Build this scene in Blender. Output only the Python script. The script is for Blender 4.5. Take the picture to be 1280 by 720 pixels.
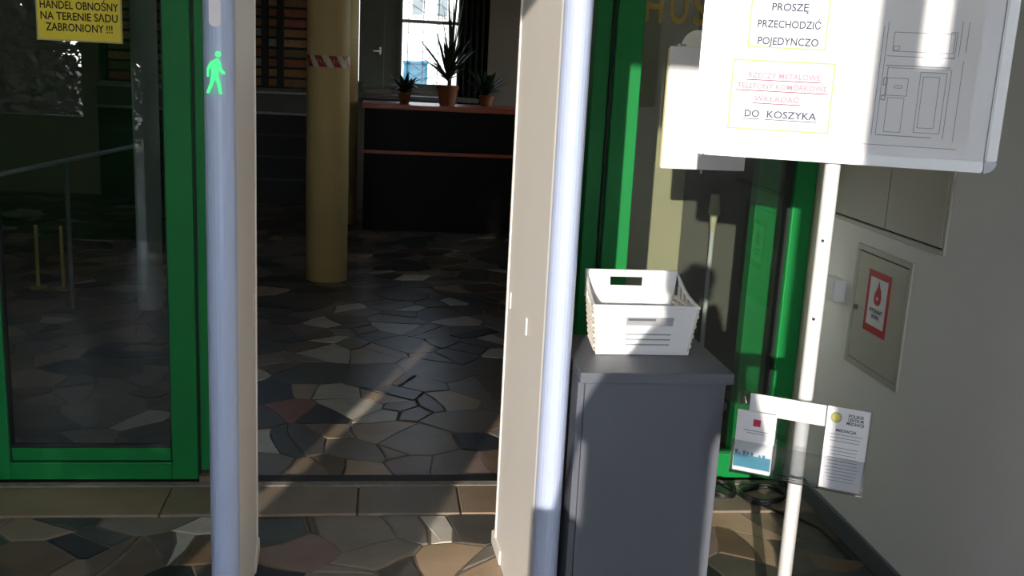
import bpy, bmesh, math, random
from mathutils import Vector, Matrix
random.seed(7)
for o in list(bpy.data.objects): bpy.data.objects.remove(o)
SC = bpy.context.scene
COL = SC.collection

# ------------------------------------------------------------------ camera
FPX = 1270.0
CAM = Vector((0, 0, 1.6))
def cam_axes(p, y, r):
    fw = Vector((math.sin(y)*math.cos(p), math.cos(y)*math.cos(p), -math.sin(p)))
    rt = Vector((math.cos(y), -math.sin(y), 0)); up = rt.cross(fw)
    c, s = math.cos(r), math.sin(r)
    return c*rt+s*up, -s*rt+c*up, fw
AX, AY, AZ = cam_axes(math.radians(12.56), math.radians(7.64), math.radians(2.91))
cd = bpy.data.cameras.new('camera'); cam = bpy.data.objects.new('camera', cd); COL.objects.link(cam)
cd.sensor_width = 36; cd.lens = 36*FPX/1280; cd.clip_start = 0.02; cd.clip_end = 300
m = Matrix((AX, AY, -AZ)).transposed().to_4x4(); m.translation = CAM
cam.matrix_world = m
SC.camera = cam
def ray(u, v): return AX*((u-640)/FPX) - AY*((v-360)/FPX) + AZ
def on_floor(u, v, z=0.0):            # where a floor feature stands in the room (survey of the place)
    d = ray(u, v); return CAM + d*((z-CAM.z)/d.z)

# ------------------------------------------------------------------ sky, sun, exposure
SUN = Vector((0.3280, 1.0, -0.2108)).normalized()      # low winter sun coming in behind the camera
w = bpy.data.worlds.new('World'); SC.world = w; w.use_nodes = True
nt = w.node_tree; bg = nt.nodes['Background']
sky = nt.nodes.new('ShaderNodeTexSky'); sky.sky_type = 'NISHITA'; sky.sun_disc = False
sky.sun_elevation = math.radians(11.3); sky.sun_rotation = math.radians(198.6)
sky.air_density = 1.0; sky.dust_density = 0.15; sky.ozone_density = 1.5
hs = nt.nodes.new('ShaderNodeHueSaturation'); hs.inputs['Saturation'].default_value = .40      # thin winter haze pales the whole sky
tn = nt.nodes.new('ShaderNodeMix'); tn.data_type = 'RGBA'; tn.blend_type = 'MULTIPLY'; tn.inputs[0].default_value = 1; tn.inputs[7].default_value = (.93, .98, 1.08, 1)
nt.links.new(sky.outputs[0], hs.inputs['Color']); nt.links.new(hs.outputs[0], tn.inputs[6])
nt.links.new(tn.outputs[2], bg.inputs[0]); bg.inputs[1].default_value = 1.0
sl = bpy.data.lights.new('sun', 'SUN'); sl.energy = 4.9; sl.color = (1.0, 0.91, 0.80); sl.angle = math.radians(0.4)
so = bpy.data.objects.new('sun', sl); COL.objects.link(so)
so.rotation_euler = SUN.to_track_quat('-Z', 'Y').to_euler(); so.location = (-8, -24, 8)
vs = SC.view_settings
vs.view_transform = 'Standard'; vs.look = 'None'; vs.gamma = 1.0; vs.use_curve_mapping = False
vs.exposure = 0.15

# ------------------------------------------------------------------ materials
def lin(h):
    h = h.lstrip('#'); out = []
    for i in (0, 2, 4):
        c = int(h[i:i+2], 16)/255
        out.append(c/12.92 if c <= .04045 else ((c+.055)/1.055)**2.4)
    return out
MATS = {}
def mat(name, hexcol, rough=.5, metal=0., var=.08, scale=8., bump=0., bscale=60., spec=.5, coat=0., emit=0., hex2=None):
    if name in MATS: return MATS[name]
    M = bpy.data.materials.new(name); M.use_nodes = True; t = M.node_tree; N = t.nodes
    b = N['Principled BSDF']; c = lin(hexcol)
    b.inputs['Roughness'].default_value = rough; b.inputs['Metallic'].default_value = metal
    b.inputs['Specular IOR Level'].default_value = spec; b.inputs['Coat Weight'].default_value = coat
    tc = N.new('ShaderNodeTexCoord'); nz = N.new('ShaderNodeTexNoise')
    nz.inputs['Scale'].default_value = scale; nz.inputs['Detail'].default_value = 5
    t.links.new(tc.outputs['Object'], nz.inputs['Vector'])
    rp = N.new('ShaderNodeValToRGB')
    c2 = lin(hex2) if hex2 else [min(1, x*(1+var)) for x in c]
    c1 = c if hex2 else [x*(1-var) for x in c]
    rp.color_ramp.elements[0].position = .3; rp.color_ramp.elements[1].position = .7
    rp.color_ramp.elements[0].color = (*c1, 1); rp.color_ramp.elements[1].color = (*c2, 1)
    t.links.new(nz.outputs['Fac'], rp.inputs[0]); t.links.new(rp.outputs[0], b.inputs['Base Color'])
    if bump:
        n2 = N.new('ShaderNodeTexNoise'); n2.inputs['Scale'].default_value = bscale
        bp = N.new('ShaderNodeBump'); bp.inputs['Strength'].default_value = bump; bp.inputs['Distance'].default_value = .01
        t.links.new(tc.outputs['Object'], n2.inputs['Vector'])
        t.links.new(n2.outputs['Fac'], bp.inputs['Height']); t.links.new(bp.outputs[0], b.inputs['Normal'])
    if emit:
        b.inputs['Emission Color'].default_value = (*c, 1); b.inputs['Emission Strength'].default_value = emit
    MATS[name] = M
    return M
def glass_mat(name, tint, ior=1.5, base=0.03):
    M = bpy.data.materials.new(name); M.use_nodes = True; t = M.node_tree; N = t.nodes
    N.remove(N['Principled BSDF']); out = N['Material Output']
    tr = N.new('ShaderNodeBsdfTransparent'); tr.inputs[0].default_value = (*tint, 1)
    gl = N.new('ShaderNodeBsdfGlossy'); gl.inputs['Roughness'].default_value = .005; gl.inputs[0].default_value = (1, 1, 1, 1)
    fr = N.new('ShaderNodeFresnel'); fr.inputs[0].default_value = ior
    ad = N.new('ShaderNodeMath'); ad.operation = 'ADD'; ad.inputs[1].default_value = base
    mx = N.new('ShaderNodeMixShader')
    t.links.new(fr.outputs[0], ad.inputs[0]); t.links.new(ad.outputs[0], mx.inputs[0])
    t.links.new(tr.outputs[0], mx.inputs[1]); t.links.new(gl.outputs[0], mx.inputs[2]); t.links.new(mx.outputs[0], out.inputs[0])
    MATS[name] = M
    return M
def frosted_mat(name):
    M = bpy.data.materials.new(name); M.use_nodes = True; t = M.node_tree; N = t.nodes
    N.remove(N['Principled BSDF']); out = N['Material Output']
    tl = N.new('ShaderNodeBsdfTranslucent'); tl.inputs[0].default_value = (.95, .96, .97, 1)
    df = N.new('ShaderNodeBsdfDiffuse'); df.inputs[0].default_value = (.8, .8, .8, 1)
    mx = N.new('ShaderNodeMixShader'); mx.inputs[0].default_value = .10
    t.links.new(tl.outputs[0], mx.inputs[1]); t.links.new(df.outputs[0], mx.inputs[2]); t.links.new(mx.outputs[0], out.inputs[0])
    return M
FROSTED = frosted_mat('frosted_glazing')
GREEN = mat('green_painted_metal', '#067a38', .5, var=.06, scale=5, spec=.3)
GASKET = mat('black_rubber', '#0c100e', .6)
GLASS = glass_mat('door_glass', (.80, .84, .82))
CLEAR = glass_mat('clear_glass', (.97, .98, .98), base=.0)
WALLW = mat('white_wall_paint', '#ebe9e6', .8, var=.03, scale=2, bump=.05, bscale=120)
GREYP = mat('detector_plastic', '#e8e3dd', .42, var=.015, scale=3)
NOSEP = mat('detector_nose_plastic', '#b4c0dc', .35, var=.015, scale=3)
LAM = mat('grey_laminate', '#5d616b', .45, var=.03, scale=6)
WHITEPL = mat('white_plastic', '#e9e9ea', .38, var=.015)
WHITEMET = mat('white_enamel_metal', '#e6e6e4', .3, var=.02, coat=.2)
PAPER = mat('white_paper', '#e8e8ea', .8, var=.01)
BOARDW = mat('whiteboard_enamel', '#e4e5ea', .3, var=.01)
ALU = mat('board_frame_aluminium', '#d9dcdf', .32, metal=.15, var=.02)
BLACKINK = mat('black_ink', '#3c405c', .8)
DARKINK = mat('dark_ink', '#1c1a14', .8)
PENCIL = mat('grey_pencil_ink', '#9b9eb0', .8)
REDINK = mat('red_ink', '#8e2f50', .8)
YGREEN = mat('yellow_green_line', '#a5c870', .8)
YELLOW = mat('yellow_sign', '#e6cf2a', .5, var=.03)
RED = mat('red_print', '#c0303a', .5)
CREAM = mat('cream_column_paint', '#dcbf80', .55, var=.05, scale=3)
TAPEW = mat('tape_white', '#e0d5bd', .5)
TAPER = mat('tape_red', '#a8331c', .5)
DWOOD = mat('dark_counter_laminate', '#191311', .45, var=.1, scale=4, spec=.12)
COPPER = mat('terracotta_laminate', '#c2562b', .35, var=.08)
CABLE = mat('black_cable', '#101113', .5)
BASEB = mat('dark_grey_baseboard', '#5c6066', .45, var=.08, scale=10)
HALLW = mat('hall_wall_paint', '#9a8d7a', .8, var=.05, scale=2)
CEIL = mat('ceiling_paint', '#cfcac0', .9, var=.03)
HALLC = mat('hall_ceiling_paint', '#6b6459', .9, var=.03)
GROUT = mat('floor_grout', '#7a7063', .8, var=.25, scale=14, bump=.3)
METAL = mat('brushed_metal', '#b6b7b8', .28, metal=.9, var=.04)

# ------------------------------------------------------------------ builders
def wpos(o):
    p = Vector((0, 0, 0))
    while o is not None: p += o.location; o = o.parent
    return p
def obj(name, bm, material=None, parent=None, local=False, smooth=False):
    me = bpy.data.meshes.new(name); bm.normal_update()
    if parent is not None and not local:
        bmesh.ops.translate(bm, verts=bm.verts, vec=-wpos(parent))
    elif parent is None and len(bm.verts) and not local:
        xs = [v.co.x for v in bm.verts]; ys = [v.co.y for v in bm.verts]; zs = [v.co.z for v in bm.verts]
        org = Vector(((min(xs)+max(xs))/2, (min(ys)+max(ys))/2, min(zs)))
        bmesh.ops.translate(bm, verts=bm.verts, vec=-org)
    bm.to_mesh(me); bm.free()
    if smooth:
        for p in me.polygons: p.use_smooth = True
    o = bpy.data.objects.new(name, me); COL.objects.link(o)
    if material: me.materials.append(material)
    if parent is not None: o.parent = parent
    elif not local: o.location = org
    return o
def thing(name, label, cat, loc=(0, 0, 0), rot=(0, 0, 0), group=None):
    o = bpy.data.objects.new(name, None); COL.objects.link(o); o.empty_display_size = .1
    o.location = loc; o.rotation_euler = rot; tag(o, label, cat, group); return o
def tag(o, label, cat, group=None):
    o['label'] = label
    if cat: o['category'] = cat
    if group: o['group'] = group
    return o
def struct(o, label=None):
    o['kind'] = 'structure'
    if label: o['label'] = label
    return o
def B(): return bmesh.new()
def box(bm, x0, x1, y0, y1, z0, z1, bev=0., seg=2, rot=None):
    r = bmesh.ops.create_cube(bm, size=1)
    vs_ = r['verts']
    for v in vs_:
        v.co = Vector(((x0+x1)/2 + v.co.x*(x1-x0), (y0+y1)/2 + v.co.y*(y1-y0), (z0+z1)/2 + v.co.z*(z1-z0)))
    if bev:
        es = {e for v in vs_ for e in v.link_edges}
        bmesh.ops.bevel(bm, geom=list(es), offset=bev, segments=seg, profile=.5, affect='EDGES')
    return bm
def bx(name, x0, x1, y0, y1, z0, z1, material, parent=None, bev=0., local=False):
    return obj(name, box(B(), x0, x1, y0, y1, z0, z1, bev), material, parent, local, False)
def lathe(bm, prof, c=(0, 0), n=24, axis='z', cap=True):
    rings = []
    for (r, z) in prof:
        rings.append([bm.verts.new((c[0]+r*math.cos(2*math.pi*i/n), c[1]+r*math.sin(2*math.pi*i/n), z)) for i in range(n)])
    for a, b in zip(rings, rings[1:]):
        for i in range(n): bm.faces.new((a[i], a[(i+1) % n], b[(i+1) % n], b[i]))
    if cap:
        bm.faces.new(rings[0][::-1]); bm.faces.new(rings[-1])
    return bm
def tube(bm, pts, r, n=8, closed=False):
    pts = [Vector(p) for p in pts]; rings = []
    up = Vector((0.13, 0.21, 1)).normalized()
    for i, p in enumerate(pts):
        d = (pts[min(i+1, len(pts)-1)] - pts[max(i-1, 0)]).normalized()
        a = d.cross(up)
        if a.length < 1e-3: a = d.cross(Vector((1, 0, 0)))
        a.normalize(); b = d.cross(a)
        rr = r[i] if isinstance(r, (list, tuple)) else r
        rings.append([bm.verts.new(p + a*rr*math.cos(2*math.pi*k/n) + b*rr*math.sin(2*math.pi*k/n)) for k in range(n)])
    for q, s in zip(rings, rings[1:]):
        for k in range(n): bm.faces.new((q[k], q[(k+1) % n], s[(k+1) % n], s[k]))
    bm.faces.new(rings[0][::-1]); bm.faces.new(rings[-1])
    return bm
def prism(bm, poly, z0, z1, xf=None):
    """poly: list of (x,y); extruded from z0 to z1; xf maps a local point to where it goes"""
    f = xf or (lambda p: p)
    lo = [bm.verts.new(f(Vector((x, y, z0)))) for x, y in poly]; hi = [bm.verts.new(f(Vector((x, y, z1)))) for x, y in poly]
    n = len(poly)
    bm.faces.new(lo[::-1]); bm.faces.new(hi)
    for i in range(n): bm.faces.new((lo[i], lo[(i+1) % n], hi[(i+1) % n], hi[i]))
    return bm
def rrect(w_, h_, r, n=5, cx=0, cy=0):
    out = []
    for sx, sy, a0 in ((1, -1, -90), (1, 1, 0), (-1, 1, 90), (-1, -1, 180)):
        for k in range(n+1):
            a = math.radians(a0+90*k/n)
            out.append((cx+sx*(w_/2-r)+r*math.cos(a), cy+sy*(h_/2-r)+r*math.sin(a)))
    return out
XZ = lambda p: Vector((p.x, -p.z, p.y))          # drawing plane faces -Y (towards the room entrance)
def lettering(name, txt, size, x, z, y, material, parent, align='CENTER', bold=0., width=None, xf=None, depth=.0006, mirror=False):
    """flat printed letters standing in the xz plane at depth y, facing -Y, local coordinates of parent"""
    cu = bpy.data.curves.new(name, 'FONT'); cu.body = txt; cu.size = size; cu.align_x = align; cu.align_y = 'CENTER'
    cu.extrude = depth; cu.offset = bold; cu.resolution_u = 3
    t = bpy.data.objects.new(name, cu); COL.objects.link(t)
    dg = bpy.context.evaluated_depsgraph_get()
    me = bpy.data.meshes.new_from_object(t.evaluated_get(dg)); bpy.data.objects.remove(t)
    xs = [v.co.x for v in me.vertices] or [0, 1]; s = 1.
    if width: s = width/(max(xs)-min(xs))
    for v in me.vertices:
        p = Vector((v.co.x*s*(-1 if mirror else 1), v.co.y, v.co.z))
        q = Vector((x+p.x, y-p.z, z+p.y))
        v.co = xf(q) if xf else q
    me.materials.clear(); me.materials.append(material)
    o = bpy.data.objects.new(name, me); COL.objects.link(o); o.parent = parent
    return o

# ================================================================== SETTING
YD = 3.69          # plane of the green glazed door wall
XR = 1.66          # right wall
YF = -1.2          # invented outer facade, behind the camera
XL = -3.2
YB = 11.3          # back wall of the hall
# --- crazy paving
def stone(name, c1, c2, scale):
    """polished natural stone from two plain 0-255 colours"""
    h = lambda c: '#%02x%02x%02x' % c
    return mat(name, h(c1), .34, hex2=h(c2), scale=scale, bump=.06, spec=.3)
STONES = {
 'black':   stone('stone_black', (32, 35, 38), (46, 50, 52), 9),
 'dkgreen': stone('stone_dark_green', (60, 68, 62), (78, 86, 77), 9),
 'grey':    stone('stone_grey', (120, 114, 105), (138, 130, 120), 7),
 'dkgrey':  stone('stone_dark_grey', (78, 74, 68), (95, 90, 82), 8),
 'taupe':   stone('stone_taupe', (124, 110, 92), (146, 130, 108), 6),
 'mauve':   stone('stone_mauve', (122, 104, 96), (142, 122, 112), 6),
 'brown':   stone('stone_brown', (96, 80, 63), (116, 98, 78), 7),
 'light':   stone('stone_pale', (196, 188, 172), (214, 207, 194), 9),
 'tan':     stone('stone_tan', (170, 146, 118), (188, 164, 136), 6),
 'red':     stone('stone_red', (140, 88, 74), (156, 104, 88), 6),
}
SEEDS = [ # survey: pixel of the stone's middle, colour, radius in metres
 (400,438,'light',.17),(418,491,'light',.09),(441,507,'light',.11),(368,518,'red',.10),(500,535,'tan',.12),(447,560,'grey',.13),
 (452,584,'tan',.12),(535,545,'taupe',.16),(590,522,'taupe',.16),(598,545,'black',.09),(575,580,'mauve',.15),(520,577,'mauve',.13),
 (335,552,'light',.09),(330,492,'black',.14),(380,470,'dkgreen',.17),(460,470,'brown',.15),(335,525,'dkgrey',.11),(410,520,'black',.09),
 (600,480,'brown',.17),(540,460,'brown',.17),(497,410,'light',.10),(572,402,'light',.09),(590,412,'black',.12),(520,430,'brown',.15),
 (385,552,'dkgreen',.13),(415,585,'brown',.10),(395,590,'taupe',.10),(485,515,'light',.07),(550,500,'brown',.13),
 (150,508,'taupe',.18),(182,521,'light',.09),(60,520,'brown',.17),(120,480,'mauve',.16),(195,545,'dkgrey',.14),(90,545,'dkgreen',.14),(30,545,'dkgrey',.14),
 (118,681,'black',.13),(28,646,'black',.14),(72,655,'taupe',.15),(188,650,'grey',.16),(237,661,'light',.09),(55,702,'brown',.13),
 (95,712,'taupe',.08),(165,700,'brown',.13),(205,690,'dkgrey',.11),(255,690,'brown',.10),(140,640,'dkgrey',.12),(100,625,'brown',.13),(215,628,'dkgreen',.13),
 (372,681,'mauve',.13),(350,709,'black',.09),(432,660,'grey',.14),(470,690,'grey',.13),(500,657,'grey',.09),(537,657,'light',.075),
 (560,692,'tan',.13),(505,702,'dkgrey',.10),(583,660,'dkgrey',.10),(606,700,'tan',.12),(445,716,'grey',.12),(340,660,'dkgreen',.11),(400,660,'dkgrey',.08),
 (925,686,'tan',.11),(930,655,'tan',.09),(915,716,'dkgrey',.09),(955,650,'taupe',.08),(962,690,'dkgrey',.10),(1012,688,'brown',.11),(990,650,'dkgrey',.09),(1035,716,'dkgreen',.09),(940,630,'brown',.08),
]
def clip(poly, a, b, w_):
    """keep the part of poly nearer to a than to b (weighted)"""
    nx, ny = b[0]-a[0], b[1]-a[1]; d2 = nx*nx+ny*ny
    k = (d2 + w_)/2
    out = []; n = len(poly)
    for i in range(n):
        p, q = poly[i], poly[(i+1) % n]
        sp = (p[0]-a[0])*nx+(p[1]-a[1])*ny-k; sq = (q[0]-a[0])*nx+(q[1]-a[1])*ny-k
        if sp <= 0: out.append(p)
        if (sp < 0 < sq) or (sq < 0 < sp):
            t = sp/(sp-sq); out.append((p[0]+(q[0]-p[0])*t, p[1]+(q[1]-p[1])*t))
    return out
def inset(poly, d):
    n = len(poly); out = poly
    cx = sum(p[0] for p in poly)/n; cy = sum(p[1] for p in poly)/n
    for i in range(n):
        p, q = poly[i], poly[(i+1) % n]
        ex, ey = q[0]-p[0], q[1]-p[1]; l = math.hypot(ex, ey)
        if l < 1e-6: continue
        nx, ny = -ey/l, ex/l
        if (cx-p[0])*nx+(cy-p[1])*ny < 0: nx, ny = -nx, -ny
        res = []; m_ = len(out)
        for j in range(m_):
            a, b = out[j], out[(j+1) % m_]
            sa = (a[0]-p[0])*nx+(a[1]-p[1])*ny-d; sb = (b[0]-p[0])*nx+(b[1]-p[1])*ny-d
            if sa >= 0: res.append(a)
            if (sa < 0 < sb) or (sb < 0 < sa):
                t = sa/(sa-sb); res.append((a[0]+(b[0]-a[0])*t, a[1]+(b[1]-a[1])*t))
        out = res
        if len(out) < 3: return None
    return out
def area(p): return abs(sum(p[i][0]*p[(i+1) % len(p)][1]-p[(i+1) % len(p)][0]*p[i][1] for i in range(len(p))))/2
def stone_mesh(bm, poly, top, depth=.03):
    ins = inset(poly, .004) or poly
    lo = [bm.verts.new((x, y, top-depth)) for x, y in poly]; mi = [bm.verts.new((x, y, top-.003)) for x, y in poly]
    n = len(poly)
    for i in range(n): bm.faces.new((lo[i], lo[(i+1) % n], mi[(i+1) % n], mi[i]))
    if len(ins) == n:
        hi = [bm.verts.new((x, y, top)) for x, y in ins]
        for i in range(n): bm.faces.new((mi[i], mi[(i+1) % n], hi[(i+1) % n], hi[i]))
        bm.faces.new(hi)
    else: bm.faces.new(mi)
def paving(parent, x0, x1, y0, y1, limit, rng, near):
    pts = []
    for (u, v, c, r) in SEEDS:
        p = on_floor(u, v)
        if x0 < p.x < x1 and y0 < p.y < y1: pts.append((p.x, p.y, r, c))
    pool = ['brown']*5+['dkgrey']*4+['dkgreen']*3+['taupe']*4+['mauve']*3+['grey']*3+['black']*2+['light']*1+['tan']*1
    tries = 0; grid = {}
    def put(p): grid.setdefault((int(p[0]//.5), int(p[1]//.5)), []).append(p)
    for p in pts: put(p)
    def nb(x, y, k):
        gx, gy = int(x//.5), int(y//.5)
        for i in range(gx-k, gx+k+1):
            for j in range(gy-k, gy+k+1):
                for q in grid.get((i, j), ()): yield q
    N = int((x1-x0)*(y1-y0)*220)
    for _ in range(N):
        x, y = rng.uniform(x0, x1), rng.uniform(y0, y1); r = rng.choice((.06, .08, .11, .14, .18, .21))
        if all(math.hypot(x-q[0], y-q[1]) > .82*(r+q[2]) for q in nb(x, y, 1)):
            p = (x, y, r, rng.choice(pool)); pts.append(p); put(p)
    cells = []
    for p in pts:
        poly = [(x0, y0), (x1, y0), (x1, y1), (x0, y1)]
        for q in nb(p[0], p[1], 2):
            if q is p: continue
            poly = clip(poly, p, q, p[2]**2-q[2]**2)
            if len(poly) < 3: break
        if len(poly) < 3: continue
        pieces = [(p, poly)]
        if len(p) == 4 and p[2] > .10 and rng.random() < .42:            # some slabs are cracked in two
            a = rng.uniform(0, math.pi); ox, oy = rng.uniform(-.3, .3)*p[2], rng.uniform(-.3, .3)*p[2]
            cx, cy = p[0]+ox, p[1]+oy; dx, dy = .01*math.cos(a), .01*math.sin(a)
            A = clip(poly, (cx-dx, cy-dy), (cx+dx, cy+dy), 0); C = clip(poly, (cx+dx, cy+dy), (cx-dx, cy-dy), 0)
            if len(A) > 2 and len(C) > 2 and min(area(A), area(C)) > .006:
                pieces = [(p, A), ((p[0], p[1], p[2], rng.choice(pool)), C)]
        for p_, poly in pieces:
            poly = inset(poly, rng.uniform(.002, .006))
            if not poly or len(poly) < 3 or area(poly) < .002: continue
            cl = [poly[0]]
            for q in poly[1:]:
                if math.hypot(q[0]-cl[-1][0], q[1]-cl[-1][1]) > .014: cl.append(q)
            if len(cl) < 3: continue
            fine = []
            for k in range(len(cl)):                                     # slightly wandering, chipped edges
                a, b = cl[k], cl[(k+1) % len(cl)]; L = math.hypot(b[0]-a[0], b[1]-a[1]); n = max(1, min(4, int(L/.07)))
                for t in range(n):
                    f = t/n; x, y = a[0]+(b[0]-a[0])*f, a[1]+(b[1]-a[1])*f
                    if t: x += rng.uniform(-.0035, .0035); y += rng.uniform(-.0035, .0035)
                    fine.append((x, y))
            def warp(q):
                x, y = q; e = min(1, max(0, (min(x-x0, x1-x, y-y0, y1-y))/.15))
                return (x+e*(.045*math.sin(4.1*y+1.3*x)+.022*math.sin(9.7*y-3*x+1)), y+e*(.045*math.sin(3.7*x-1.1*y+2)+.022*math.sin(10.3*x+2.5*y)))
            cells.append((p_, [warp(q) for q in fine]))
    cells.sort(key=lambda c: near(c[0]))
    rest = {}
    for i, (p, poly) in enumerate(cells):
        top = rng.uniform(-.002, 0)
        # orientation: counter-clockwise
        if sum(poly[k][0]*poly[(k+1) % len(poly)][1]-poly[(k+1) % len(poly)][0]*poly[k][1] for k in range(len(poly))) < 0: poly = poly[::-1]
        if i < limit:
            bm = B(); stone_mesh(bm, poly, top); obj('stone', bm, STONES[p[3]], parent)
        else:
            rest.setdefault(p[3], B()); stone_mesh(rest[p[3]], poly, top)
    if rest:
        bm = B(); mats = []
        me = bpy.data.meshes.new('stones'); allv = []; faces = []; mi = []
        for k, (c, b_) in enumerate(rest.items()):
            b_.verts.index_update(); off = len(allv)
            allv += [v.co.copy() for v in b_.verts]
            for f in b_.faces: faces.append([v.index+off for v in f.verts]); mi.append(k)
            me.materials.append(STONES[c]); b_.free()
        me.from_pydata([v-wpos(parent) for v in allv], [], faces)
        me.polygons.foreach_set('material_index', mi); me.update(); bm.free()
        o = bpy.data.objects.new('stones', me); COL.objects.link(o); o.parent = parent; o['kind'] = 'stuff'
        o['label'] = 'more irregular paving stones farther off'
floor = struct(bx('floor', XL, XR, YF, 3.385, -.12, -.0055, GROUT), 'crazy paving floor of the entrance vestibule')
paving(floor, XL, XR, YF, 3.385, 150, random.Random(3), lambda p: -p[1] + (4 if p[0] < -1.6 else 0))
floor_h = struct(bx('floor_hall', -4.2, 3.6, 3.735, YB, -.12, -.0055, GROUT), 'dark polished crazy paving floor of the hall')
paving(floor_h, -4.2, 3.6, 3.735, YB, 295, random.Random(11), lambda p: p[1] + (6 if abs(p[0]+.1*p[1]*0) > 1.0+.28*p[1]*.6 else 0))
# threshold: row of sill slabs and the black door track
sill = struct(bx('trim_1', XL, XR, 3.385, 3.735, -.12, -.006, GROUT), 'stone threshold under the glazed doors')
sx = [XL, -2.1, -1.35, -.74, -.06, .31, .62, 1.05, XR]
SILLM = [mat('sill_stone_%d' % i, h, .4, hex2=h2, scale=6, bump=.08) for i, (h, h2) in enumerate((('#7c6f5e', '#90826e'), ('#746a5f', '#897c6c'), ('#85715c', '#9a856d')))]
for i in range(len(sx)-1):
    bx('sill_slab', sx[i]+.003, sx[i+1]-.003, 3.388, 3.625, -.03, .004, SILLM[i % 3], sill, .003)
bx('sill_ledge', XL, XR, 3.628, 3.668, -.03, .006, mat('dusty_cement', '#8d877c', .8, var=.2, scale=25, bump=.3), sill, .002)
bx('door_track', XL, XR, 3.67, 3.732, -.03, .004, mat('black_track', '#17140f', .5), sill, .002)

# walls of the vestibule
wr = struct(bx('wall_right', XR, XR+.25, YF-.25, YD+.06, -.12, 3.1, WALLW), 'plain off-white wall on the right')
struct(bx('wall_left', XL-.25, XL, YF-.25, YD+.06, -.12, 3.1, WALLW), 'plain off-white wall on the left')
struct(bx('ceiling', XL-.25, XR+.25, YF-.25, YD+.06, 3.1, 3.3, CEIL))
bb = B(); box(bb, XR-.014, XR, YF, 3.60, 0, .075, .004); struct(obj('baseboard_right', bb, BASEB), 'dark grey baseboard along the right wall')
# unseen outer facade, invented to shape the sunlight: solid pier, tall doorway, glazed bay
fm = mat('facade_render', '#b9b3a8', .85, var=.06)
def X0(x): return x + .3280*YF           # sun line bookkeeping: where the shadow edge at the doors starts on the facade
fac = thing('wall_front_added', 'added outer entrance front with tall doorway and glazed side bay', None, (0, YF, 0))
fac['kind'] = 'structure'
bx('pier', X0(.60), X0(.74), YF-.25, YF, 0, 3.1, fm, fac)
bx('lintel', X0(.74), XR+.25, YF-.12, YF, 2.653, 3.1, fm, fac)
bx('bottom_rail', X0(.74), XR, YF-.06, YF, 0, .12, GREEN, fac)
bx('added_frosted_pane', X0(.74), XR, YF-.035, YF-.027, .12, 2.653, FROSTED, fac)  # added pane, spreads soft sunlight onto the right wall
bx('lintel', XL-.25, X0(.60), YF-.12, YF, 2.653, 3.1, fm, fac)
bx('mullion', X0(.37), X0(.455), YF-.06, YF, 0, 2.653, GREEN, fac)
bx('sidelight_panel', X0(.455), X0(.53), YF-.05, YF-.01, 0, 2.36, GREEN, fac)
bx('pier', X0(.53), X0(.60), YF-.12, YF, 0, 2.653, fm, fac)
bx('mullion', X0(-.98), X0(-.90), YF-.06, YF, 0, 2.653, GREEN, fac)
bx('sun_block_leaf', X0(-1.522), X0(-.98), YF-.05, YF-.01, 0, 2.653, GREEN, fac)   # added leaf blocks sun; the narrow gap beside it makes a light streak
bx('mullion', X0(-1.98), X0(-1.602), YF-.06, YF, 0, 2.653, GREEN, fac)
bx('bottom_rail', XL, X0(-1.98), YF-.06, YF, 0, 1.0, GREEN, fac)
bx('pane', XL, X0(-1.98), YF-.035, YF-.027, 1.0, 2.653, CLEAR, fac)
bx('sun_gap_plate', X0(-1.615), X0(-1.505), YF-.055, YF-.005, 1.45, 2.653, GREEN, fac)  # added plate, ends the sun streak partway into the hall

# glazed green door wall
def frame_member(name, x0, x1, y0, y1, z0, z1, parent, bev=.004): return bx(name, x0, x1, y0, y1, z0, z1, GREEN, parent, bev)
d1 = thing('door_1', 'green framed sliding glass door leaf on the left', None, (-1.0, YD, 0)); d1['kind'] = 'structure'
ZT = 2.45
frame_member('stile', -.748, -.655, YD-.03, YD+.03, .018, ZT, d1)
frame_member('stile', -1.41, -1.318, YD-.03, YD+.03, .018, ZT, d1)
frame_member('rail', -1.318, -.748, YD-.03, YD+.03, .018, .085, d1)
frame_member('rail', -1.318, -.748, YD-.03, YD+.03, ZT-.09, ZT, d1)
bead = frame_member('glazing_bead', -1.318, -.748, YD-.018, YD+.018, .087, .140, d1, .003)
bx('gasket', -1.318, -.748, YD-.02, YD+.016, .079, .0865, GASKET, d1)
bx('gasket', -1.318, -.748, YD-.021, YD+.016, .1385, .144, GASKET, d1)
bx('gasket', -.753, -.747, YD-.02, YD+.016, .085, ZT-.09, GASKET, d1)
bx('gasket', -1.320, -1.313, YD-.02, YD+.016, .085, ZT-.09, GASKET, d1)
bx('pane', -1.318, -.748, YD-.004, YD+.004, .13, ZT-.09, GLASS, d1)
j1 = struct(thing('trim_2', 'narrow green jamb beside the left door leaf', None, (-.62, YD, 0)));
frame_member('jamb', -.648, -.612, YD-.01, YD+.06, .045, ZT, j1)
bx('seal', -.656, -.647, YD-.012, YD+.04, .03, ZT, GASKET, j1)
bx('seal', -.612, -.604, YD+.0, YD+.05, .045, ZT, GASKET, j1)
bx('jamb_foot', -.65, -.60, YD-.03, YD+.02, .0, .03, mat('worn_wood', '#7a6a55', .8), j1)
# further fixed bay beyond the left door leaf, out of the picture
d0 = thing('window_2', 'fixed green framed pane left of the door leaf', None, (-2.0, YD, 0)); d0['kind'] = 'structure'
frame_member('stile', -1.51, -1.42, YD-.03, YD+.03, .018, ZT, d0); frame_member('stile', XL, XL+.09, YD-.03, YD+.03, .018, ZT, d0)
frame_member('rail', XL+.09, -1.51, YD-.03, YD+.03, .018, .14, d0); bx('pane', XL+.09, -1.51, YD-.004, YD+.004, .14, ZT, GLASS, d0)
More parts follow.
